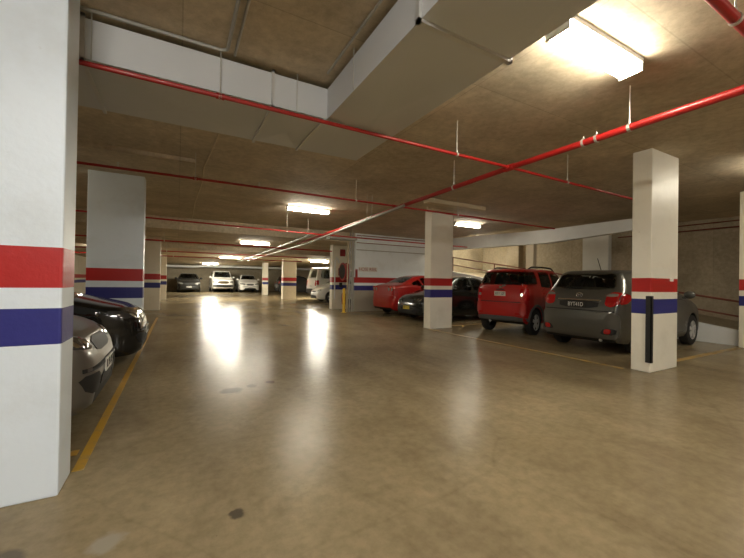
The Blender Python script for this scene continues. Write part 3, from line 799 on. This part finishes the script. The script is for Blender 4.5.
HATCH = dict(L=4.22, W=1.76, wr=.315, axles=(-1.33, 1.27), clear=.2, roofw=.72,
    top=[(-2.11, .60), (-2.095, .80), (-2.06, .92), (-2.0, 1.04), (-1.93, 1.12), (-1.66, 1.45), (-1.58, 1.485), (-.9, 1.515), (-.1, 1.515), (.40, 1.43), (1.15, 1.03), (1.3, .98), (1.85, .82), (2.03, .70), (2.10, .56), (2.11, .48)],
    belt=[(-2.11, 1.0), (-1.7, 1.06), (-.5, .99), (1.2, .92), (1.9, .75), (2.11, .6)],
    rear_plan=[(0, .74), (.03, .84), (.09, .91), (.2, .96), (.4, .99), (.8, 1)])
SUV = dict(L=3.75, W=1.62, wr=.31, axles=(-1.31, 1.12), clear=.27, roofw=.76,
    top=[(-1.875, .62), (-1.865, .95), (-1.84, 1.12), (-1.80, 1.2), (-1.66, 1.52), (-1.58, 1.585), (-1.45, 1.605), (-.6, 1.625), (.1, 1.61), (.4, 1.53), (.95, 1.08), (1.1, 1.02), (1.65, .92), (1.80, .80), (1.86, .64), (1.875, .5)],
    belt=[(-1.875, 1.14), (-1.2, 1.12), (.0, 1.05), (1.0, 1.0), (1.7, .85), (1.875, .6)], sig=.03,
    rear_plan=[(0, .80), (.025, .88), (.07, .94), (.16, .975), (.4, 1)])
SEDAN = dict(L=4.5, W=1.74, wr=.31, axles=(-1.33, 1.36), clear=.18, roofw=.68,
    top=[(-2.25, .6), (-2.235, .85), (-2.17, .97), (-1.95, 1.02), (-1.55, 1.05), (-.85, 1.35), (-.5, 1.41), (.0, 1.43), (.35, 1.37), (1.05, .99), (1.3, .94), (1.95, .80), (2.15, .69), (2.235, .55), (2.25, .46)],
    belt=[(-2.25, .85), (-1.5, .95), (0, .93), (1.1, .9), (1.9, .73), (2.25, .55)])
LOWNOSE = dict(SEDAN, clear=.12)
COUPE = dict(L=4.35, W=1.74, wr=.31, axles=(-1.3, 1.27), clear=.17, roofw=.66,
    top=[(-2.175, .58), (-2.165, .88), (-2.12, .98), (-1.95, 1.02), (-1.6, 1.05), (-.75, 1.30), (-.35, 1.345), (-.05, 1.34), (.25, 1.27), (1.0, .93), (1.25, .88), (1.9, .73), (2.08, .62), (2.165, .5), (2.175, .42)],
    belt=[(-2.175, .88), (-1.5, .96), (0, .91), (1.0, .86), (1.9, .68), (2.175, .5)],
    rear_plan=[(0, .70), (.03, .80), (.1, .88), (.22, .94), (.45, .985), (.8, 1)])
WAGON = dict(L=4.7, W=1.84, wr=.37, axles=(-1.4, 1.38), clear=.3, roofw=.78,
    top=[(-2.35, .7), (-2.335, 1.05), (-2.29, 1.2), (-2.14, 1.74), (-2.05, 1.82), (-.5, 1.86), (.3, 1.82), (.55, 1.7), (1.0, 1.25), (1.15, 1.17), (2.05, 1.06), (2.25, .95), (2.34, .7), (2.35, .55)],
    belt=[(-2.35, 1.15), (0, 1.13), (1.0, 1.1), (2.0, .98), (2.35, .7)])

# ---- grey hatchback (rear three-quarter, nearest on the right)
c = Car('hatchback_car', 'dark grey hatchback parked nose-in beside the guarded pillar', HATCH, (7.84, 3.73, 0), R(1.2), (.81, .82, .945), M['p_grey'])
c.part('rear_window', M['glass'], [('B', [(-.66, 1.135), (.66, 1.135), (.585, 1.40), (.50, 1.43), (-.50, 1.43), (-.585, 1.40)])])
c.part('windscreen', M['glass'], [('F', trap(.70, .52, 1.09, 1.41))])
for v in 'LR':
    c.part('side_window', M['glass'], [(v, [(.86, 1.04), (.28, 1.36), (-.2, 1.41), (-.24, 1.04)])])
    c.part('side_window', M['glass'], [(v, [(-.33, 1.04), (-.30, 1.41), (-.85, 1.40), (-1.12, 1.08)])])
    c.part('quarter_window', M['glass'], [(v, [(-1.2, 1.10), (-.95, 1.38), (-1.3, 1.36), (-1.5, 1.14)])])
c.seams([[(.92, .32), (.98, .80), (.90, .94), (-.26, .97), (-.26, .30)], [(-.32, .30), (-.32, .97), (-1.05, 1.0), (-1.1, .78), (-.85, .34)]])
for sg in (1, -1):
    c.part('tail_light', M['taill'], [('B', [(sg*.53, .86), (sg*.54, 1.03), (sg*.63, 1.10), (sg*.80, 1.09), (sg*.80, .90), (sg*.66, .83)]),
                                     ('L' if sg > 0 else 'R', [(-2.02, .88), (-2.0, 1.09), (-1.72, 1.06), (-1.70, .98), (-1.85, .90)])], off=.014)
    c.part('tail_light_glint', M['headl'], [('B', [(sg*.52, 1.02), (sg*.60, 1.075), (sg*.75, 1.07), (sg*.73, 1.02)])], off=.018)
    c.part('fog_reflector', M['taill'], [('B', [(sg*.56, .375), (sg*.68, .375), (sg*.70, .46), (sg*.58, .46)])], off=.062, th=.03)
    c.part('fog_pocket', M['trimb'], [('B', [(sg*.48, .36), (sg*.75, .36), (sg*.77, .47), (sg*.56, .47)])], off=.052, th=.03)
    c.part('head_light', M['headl'], [('F', [(sg*.42, .62), (sg*.74, .72), (sg*.76, .79), (sg*.5, .72)])])
c.part('bumper', M['p_grey'], [('B', [(-.80, .34), (-.70, .27), (.70, .27), (.80, .34), (.81, .68), (.70, .745), (-.70, .745), (-.81, .68)])], off=.045, th=.05, rings=6)
c.part('bumper_shadow_gap', M['under'], [('B', trap(.72, .72, .748, .766))], off=.01, rnd=0)
c.part('number_plate_recess', M['trimb'], [('B', trap(.40, .42, .80, .93))], off=.004)
c.part('garnish', M['chrome'], [('B', trap(.45, .45, .935, .953))], off=.022, rnd=0)
c.plate('B', .04, .855, .37, .11, M['plate_k'], 'BYT41D', M['inkw'])
p = c.onbody('B', 0.0, 1.03, .012)
bd = MB()
for k in range(24):
    a, b = 2*PI*k/24, 2*PI*(k+1)/24
    bd.tube([(p.x, .065*math.cos(a), p.z+.042*math.sin(a)), (p.x, .065*math.cos(b), p.z+.042*math.sin(b))], .006, 5)
for k in range(16):
    a, b = 2*PI*k/16, 2*PI*(k+1)/16
    bd.tube([(p.x, .024*math.cos(a), p.z+.038*math.sin(a)), (p.x, .024*math.cos(b), p.z+.038*math.sin(b))], .005, 5)
    bd.tube([(p.x, .046*math.cos(a), p.z+.020+.016*math.sin(a)), (p.x, .046*math.cos(b), p.z+.020+.016*math.sin(b))], .005, 5)
c.emit(bd, 'badge', M['chrome'])
q = c.onbody('B', 0, 1.15, .02); q2 = c.onbody('B', .42, 1.17, .02)
c.stick('wiper', M['trimb'], [q, c.onbody('B', .2, 1.155, .022), q2], .010)
c.stick('antenna', M['trimb'], [c.onbody('T', -1.15, 0, 0), c.onbody('T', -1.15, 0, 0) + Vector((-.16, 0, .23))], .007)
c.part('spoiler', M['p_grey'], [('T', [(-1.68, -.55), (-1.68, .55), (-1.50, .55), (-1.50, -.55)])], off=.012)
c.wing_mirror(.82, .98); c.handle(-.15, .90); c.handle(-.95, .92)
c.emit(MB().tube([(-2.05, -.45, .25), (-1.8, -.45, .26)], .03, 10), 'exhaust_pipe', M['alloy'], smooth=True)

# ---- red high-roof car
c = Car('high_roof_car', 'bright red tall hatchback with roof rails and dark wrap-round rear glass', SUV, (8.0, 5.98, 0), R(11.5), (.85, .785, .935), M['p_red'])
c.part('rear_window', M['glass'], [('B', [(-.775, 1.20), (.775, 1.20), (.68, 1.53), (-.68, 1.53)])], rnd=1)
c.part('windscreen', M['glass'], [('F', trap(.66, .55, 1.12, 1.51))])
for v in 'LR':
    c.part('quarter_window', M['glass'], [(v, [(-1.83, 1.20), (-1.69, 1.52), (-1.22, 1.53), (-1.16, 1.40), (-1.18, 1.20)])], rnd=1)
    c.part('side_window', M['glass'], [(v, [(-.98, 1.16), (-.98, 1.52), (-.35, 1.53), (-.33, 1.13)])])
    c.part('side_window', M['glass'], [(v, [(-.24, 1.12), (-.24, 1.53), (.28, 1.50), (.78, 1.10)])])
    for ax in c.sp['axles']:
        arch = MB(); pts = []
        for k in range(15):
            a = PI*k/14*.94 + .1
            x_, z_ = ax+.40*math.cos(a), .31+.40*math.sin(a)
            h = c.cast((x_, 3 if v == 'L' else -3, z_), (0, -1 if v == 'L' else 1, 0)); pts.append((x_, h.y, z_))
        arch.tube(pts, .034, 8)
        c.emit(arch, 'wheel_arch_trim', M['greytrim'], smooth=True)
    sd = 1 if v == 'L' else -1
    ra = []
    for k in range(9):
        x_ = -1.35 + k*.2; z0 = c.top(x_); ra.append((x_, sd*.555, z0 + (.05 if 0 < k < 8 else .0) - .02))
    c.stick('roof_rail', M['trimb'], ra, .018)
c.seams([[(.85, .42), (.88, .9), (.80, 1.06), (-.26, 1.09), (-.26, .40)], [(-.32, .40), (-.32, 1.09), (-.92, 1.12), (-.92, .85), (-.72, .42)]])
for sg in (1, -1):
    c.part('tail_light', M['taill'], [('B', [(sg*.60, .84), (sg*.60, 1.12), (sg*.74, 1.12), (sg*.74, .84)]), ('L' if sg > 0 else 'R', [(-1.82, .84), (-1.80, 1.12), (-1.66, 1.12), (-1.68, .84)])], off=.014)
    c.part('reversing_lamp', M['headl'], [('B', [(sg*.61, .93), (sg*.61, 1.0), (sg*.68, 1.0), (sg*.68, .93)])], off=.02)
    c.part('head_light', M['headl'], [('F', [(sg*.42, .70), (sg*.70, .74), (sg*.70, .88), (sg*.5, .84)])])
    c.part('bumper_reflector', M['taill'], [('B', [(sg*.50, .50), (sg*.64, .50), (sg*.64, .545), (sg*.50, .545)])], off=.05)
c.part('bumper', M['p_red'], [('B', [(-.76, .46), (.76, .46), (.77, .74), (.70, .78), (-.70, .78), (-.77, .74)])], off=.04, th=.05, rings=6)
c.part('lower_bumper', M['greytrim'], [('B', [(-.76, .33), (.76, .33), (.77, .45), (-.77, .45)])], off=.035, th=.05, rings=6)
c.part('tailgate_seam', M['under'], [('B', trap(.62, .62, .783, .80))], off=.008, rnd=0)
c.plate('B', .0, .985, .34, .11, M['plate_w'], 'AKV 52P', M['ink'])
c.part('badge', M['chrome'], [('B', [(-.05, 1.125), (.05, 1.125), (.05, 1.165), (-.05, 1.165)])], off=.014)
c.part('tailgate_handle', M['trimb'], [('B', trap(.13, .13, 1.075, 1.10))], off=.02)
q = c.onbody('B', -.1, 1.215, .02)
c.stick('wiper', M['trimb'], [q, c.onbody('B', -.30, 1.235, .022), c.onbody('B', -.50, 1.25, .022)], .010)
c.part('wiper_cap', M['headl'], [('B', [(-.16, 1.17), (-.05, 1.15), (-.05, 1.19), (-.15, 1.21)])], off=.03)
c.wing_mirror(.72, 1.06); c.handle(-.14, .98); c.handle(-.82, 1.0)
c.emit(MB().tube([(-1.80, .35, .30), (-1.5, .35, .32)], .03, 10), 'exhaust_pipe', M['alloy'], smooth=True)

def rear_coupe(c):
    c.part('rear_window', M['glass'], [('T', [(-1.50, -.56), (-1.50, .56), (-.80, .47), (-.80, -.47)])])
    c.part('windscreen', M['glass'], [('F', trap(.68, .50, .99, 1.25))])
    for v in 'LR':
        c.part('side_window', M['glass'], [(v, [(.72, .95), (.16, 1.20), (-.45, 1.26), (-.62, 1.22), (-.45, .96)])])
        c.part('quarter_window', M['glass'], [(v, [(-.55, .98), (-.70, 1.20), (-1.15, 1.06), (-1.1, 1.0)])])
    for sg in (1, -1):
        for yy in (.46, .66):
            p = c.onbody('B', sg*yy, .86, .0)
            rr = .10
            mb = MB().lathe([(.0, -.012), (rr, -.012), (rr, .05), (.0, .05)], 16, 'x', (p.x, p.y, p.z))
            tl = c.emit(mb, 'tail_light', M['taill'], smooth=True)
            c.emit(MB().lathe([(.0, -.016), (.06, -.018), (.06, -.01), (.0, -.01)], 12, 'x', (p.x, p.y, p.z)), 'lamp_glint', M['headl'], tl)  # pale disc standing in for the white glint on the round lamp
        c.part('head_light', M['headl'], [('F', [(sg*.40, .56), (sg*.74, .62), (sg*.74, .72), (sg*.5, .66)])])
    c.part('bumper', c.pm, [('B', [(-.80, .36), (-.7, .26), (.7, .26), (.80, .36), (.80, .62), (.68, .68), (-.68, .68), (-.80, .62)])], off=.04, th=.05, rings=6)
    c.seams([[(.86, .30), (.88, .78), (.78, .88), (-.50, .92), (-.62, .5), (-.5, .28)]])
    c.wing_mirror(.72, .92); c.handle(-.38, .84)
c = Car('coupe_car', 'red two-door coupe parked nose-in against the white wall bay', COUPE, (7.85, 10.62, 0), R(2), (.755, .86, 1.04), M['p_red2'])
rear_coupe(c)
c.plate('B', .12, .57, .34, .10, M['plate_w'], 'TRX 61', M['ink'])

def front_sedan(c, plate, txt, simple=False, grille='trimb'):
    c.part('windscreen', M['glass'], [('F', trap(.70, .50, 1.03, 1.37))])
    c.part('rear_window', M['glass'], [('B', trap(.64, .48, 1.07, 1.33))])
    for v in 'LR':
        c.part('side_window', M['glass'], [(v, [(.80, .99), (.30, 1.30), (-.16, 1.35), (-.20, .99)])])
        c.part('side_window', M['glass'], [(v, [(-.28, .99), (-.25, 1.35), (-.62, 1.31), (-1.12, 1.0)])])
    for sg in (1, -1):
        c.part('head_light', M['headl' if simple else 'smoked'], [('F', [(sg*.40, .60), (sg*.74, .64), (sg*.79, .74), (sg*.66, .75), (sg*.42, .70)]),
                                          ('L' if sg > 0 else 'R', [(2.08, .62), (2.06, .71), (1.80, .755), (1.84, .66)])], off=.010)
        c.part('tail_light', M['taill'], [('B', [(sg*.46, .78), (sg*.74, .78), (sg*.74, .92), (sg*.46, .92)])])
    c.part('grille', M[grille], [('F', trap(.30, .34, .56, .68))], off=.010)
    c.part('lower_grille', M['trimb'], [('F', trap(.30, .28, .26, .38))], off=.008)
    if not simple:
        for sg in (1, -1):
            c.part('corner_intake', M['trimb'], [('F', [(sg*.34, .26), (sg*.62, .27), (sg*.70, .42), (sg*.38, .42)])], off=.006)
            for a, b in ((.48, .54), (.62, .67)):
                c.part('lamp_reflector', M['chrome'], [('F', [(sg*a, .645), (sg*b, .65), (sg*b, .70), (sg*a, .69)])], off=.016)
    c.part('bumper_strip', M['trimb'], [('F', trap(.66, .66, .445, .475))], off=.012, rnd=0)
    c.plate('F', 0, .42, .36, .11, M['plate_y'] if plate == 'y' else M['plate_w'], txt, M['ink'])
    c.wing_mirror(.80, .97)
    if not simple:
        c.seams([[(.92, .30), (.98, .76), (.88, .92), (-.24, .95), (-.24, .28)], [(-.30, .28), (-.30, .95), (-1.05, .97), (-1.08, .76), (-.86, .32)]])
        c.handle(-.12, .87); c.handle(-.88, .89)
        for yy in (-.3, .25):
            c.stick('wiper', M['trimb'], [c.onbody('F', yy, 1.02, .02), c.onbody('F', yy+.2, 1.05, .02), c.onbody('F', yy+.38, 1.12, .02)], .008)
c = Car('sedan_car', 'black sedan with a yellow plate half hidden by the free-standing pillar', SEDAN, (7.78, 8.72, 0), R(180), (.80, .85, .95), M['p_blackgreen'])
front_sedan(c, 'y', 'AO 17 LT')

# ---- left bay cars (noses towards the aisle)
HB = dict(HATCH); HB.update(clear=.2)
c = Car('silver_car', 'silver grey car with only its nose showing past the near left pillar', LOWNOSE, (-2.47, 3.88, 0), R(0), (.86, .86, .97), M['p_silver'])
front_sedan(c, 'w', 'BL 93 QF')
c = Car('sedan_car', 'glossy black car with chrome grille parked beyond the silver one', LOWNOSE, (-2.33, 6.22, 0), R(0), (.86, .84, .97), M['p_black'])
front_sedan(c, 'w', 'AW 40 ZE', grille='chrome')

# ---- far row (noses towards us)
def simple_wagon(c, plate, txt, front=True):
    c.part('windscreen', M['glass'], [('F', trap(.74, .62, 1.24, 1.74))])
    c.part('rear_window', M['glass'], [('B', trap(.70, .62, 1.22, 1.70))])
    for v in 'LR':
        c.part('side_window', M['glass'], [(v, [(.85, 1.18), (.45, 1.66), (-.1, 1.73), (-.1, 1.18)])])
        c.part('side_window', M['glass'], [(v, [(-.2, 1.18), (-.2, 1.73), (-1.0, 1.73), (-1.0, 1.18)])])
        c.part('quarter_window', M['glass'], [(v, [(-1.15, 1.20), (-1.15, 1.72), (-1.9, 1.70), (-2.0, 1.22)])])
    for sg in (1, -1):
        c.part('head_light', M['headl'], [('F', [(sg*.52, .78), (sg*.80, .80), (sg*.80, .98), (sg*.54, .96)])], off=.012)
        c.part('tail_light', M['taill'], [('B', [(sg*.66, .80), (sg*.82, .80), (sg*.82, 1.12), (sg*.66, 1.12)]), ('L' if sg > 0 else 'R', [(-2.30, .85), (-2.28, 1.12), (-2.14, 1.12), (-2.14, .85)])], off=.012)
    c.part('grille', M['chrome'], [('F', trap(.42, .46, .74, .94))], off=.012)
    c.part('bumper', M['trimb'], [('F', trap(.82, .82, .44, .64))], off=.05, th=.06)
    c.part('rear_bumper', M['trimb'], [('B', trap(.84, .84, .40, .64))], off=.05, th=.06)
    c.plate('F' if front else 'B', 0, .56 if front else .78, .40, .13, M['plate_y'] if plate == 'y' else M['plate_w'], txt, M['ink'])
    c.wing_mirror(.9, 1.2)
c = Car('sedan_car', 'charcoal sedan facing us at the far end, first of three in the row', SEDAN, (.82, 34.4, 0), R(-90), (.86, 1.03, 1.13), M['p_dark'])
front_sedan(c, 'w', 'CD 08 WM', True)
c = Car('four_wheel_drive', 'white four-wheel drive with yellow plate facing us at the far end', WAGON, (3.45, 34.6, 0), R(-90), (.86, .98, 1.03), M['p_white'])
simple_wagon(c, 'y', 'YQ 55 HB')
c = Car('sedan_car', 'white sedan facing us at the far end beside the four-wheel drive', SEDAN, (5.6, 34.2, 0), R(-90), (.84, .98, 1.1), M['p_white'])
front_sedan(c, 'w', 'BX 20 RL', True)
c = Car('sedan_car', 'dark car with red tail light between the two distant pillars', HATCH, (8.75, 28.6, 0), R(0), (.86, .9, 1.0), M['p_dark'])
c.part('rear_window', M['glass'], [('B', trap(.66, .5, 1.13, 1.42))]); c.part('windscreen', M['glass'], [('F', trap(.70, .52, 1.09, 1.41))])
for sg in (1, -1): c.part('tail_light', M['taill'], [('B', [(sg*.45, .84), (sg*.78, .86), (sg*.80, 1.06), (sg*.5, 1.06)])], off=.014)
c = Car('white_van', 'white van parked nose-in behind the small white hatchback', WAGON, (8.85, 20.0, 0), R(4), (.86, .86, 1.05), M['p_white'])
simple_wagon(c, 'w', 'TL 77 OE', False)
c = Car('hatchback_car', 'small white hatchback facing the aisle in front of the white van', HATCH, (7.95, 17.75, 0), R(180), (.80, .84, .92), M['p_white'])
c.part('rear_window', M['glass'], [('B', trap(.66, .5, 1.13, 1.42))]); c.part('windscreen', M['glass'], [('F', trap(.70, .52, 1.09, 1.41))])
for v in 'LR':
    c.part('side_window', M['glass'], [(v, [(.86, 1.04), (.28, 1.36), (-.2, 1.41), (-.24, 1.04)])])
    c.part('side_window', M['glass'], [(v, [(-.33, 1.04), (-.30, 1.41), (-.85, 1.40), (-1.12, 1.08)])])
for sg in (1, -1):
    c.part('head_light', M['headl'], [('F', [(sg*.40, .58), (sg*.74, .66), (sg*.80, .80), (sg*.5, .72)])], off=.012)
c.part('lower_grille', M['trimb'], [('F', trap(.5, .46, .30, .42))], off=.01); c.part('grille', M['trimb'], [('F', trap(.3, .34, .58, .66))], off=.01)
c.plate('F', 0, .48, .36, .11, M['plate_w'], 'ZK 31 NU', M['ink']); c.wing_mirror(.82, .98)

for c in CARS: c.finish()

# ------------------------------------------------------------------ camera, world, colour
cam = bpy.data.cameras.new('camera'); co = bpy.data.objects.new('camera', cam); COL.objects.link(co)
cam.sensor_fit = 'HORIZONTAL'; cam.sensor_width = 36; cam.lens = 353.35/744*36
cam.clip_start = .02; cam.clip_end = 200
yaw, pitch, roll = .5027, .0068, .0159
F = Vector((math.sin(yaw)*math.cos(pitch), math.cos(yaw)*math.cos(pitch), math.sin(pitch)))
Rt = Vector((math.cos(yaw), -math.sin(yaw), 0)); U = Rt.cross(F)
R2 = Rt*math.cos(roll) + U*math.sin(roll); U2 = -Rt*math.sin(roll) + U*math.cos(roll)
co.matrix_world = Matrix(((R2.x, U2.x, -F.x, 0), (R2.y, U2.y, -F.y, 0), (R2.z, U2.z, -F.z, 1.15), (0, 0, 0, 1)))
S.camera = co
w = bpy.data.worlds.new('world'); S.world = w; w.use_nodes = True
w.node_tree.nodes['Background'].inputs[0].default_value = (.02, .018, .015, 1)
S.view_settings.view_transform = 'Standard'; S.view_settings.look = 'None'; S.view_settings.gamma = 1; S.view_settings.exposure = 1.14
S.view_settings.use_curve_mapping = False
S.cycles.use_denoising = True
S.cycles.max_bounces = 8; S.cycles.diffuse_bounces = 5; S.cycles.glossy_bounces = 4
S.cycles.sample_clamp_indirect = 6
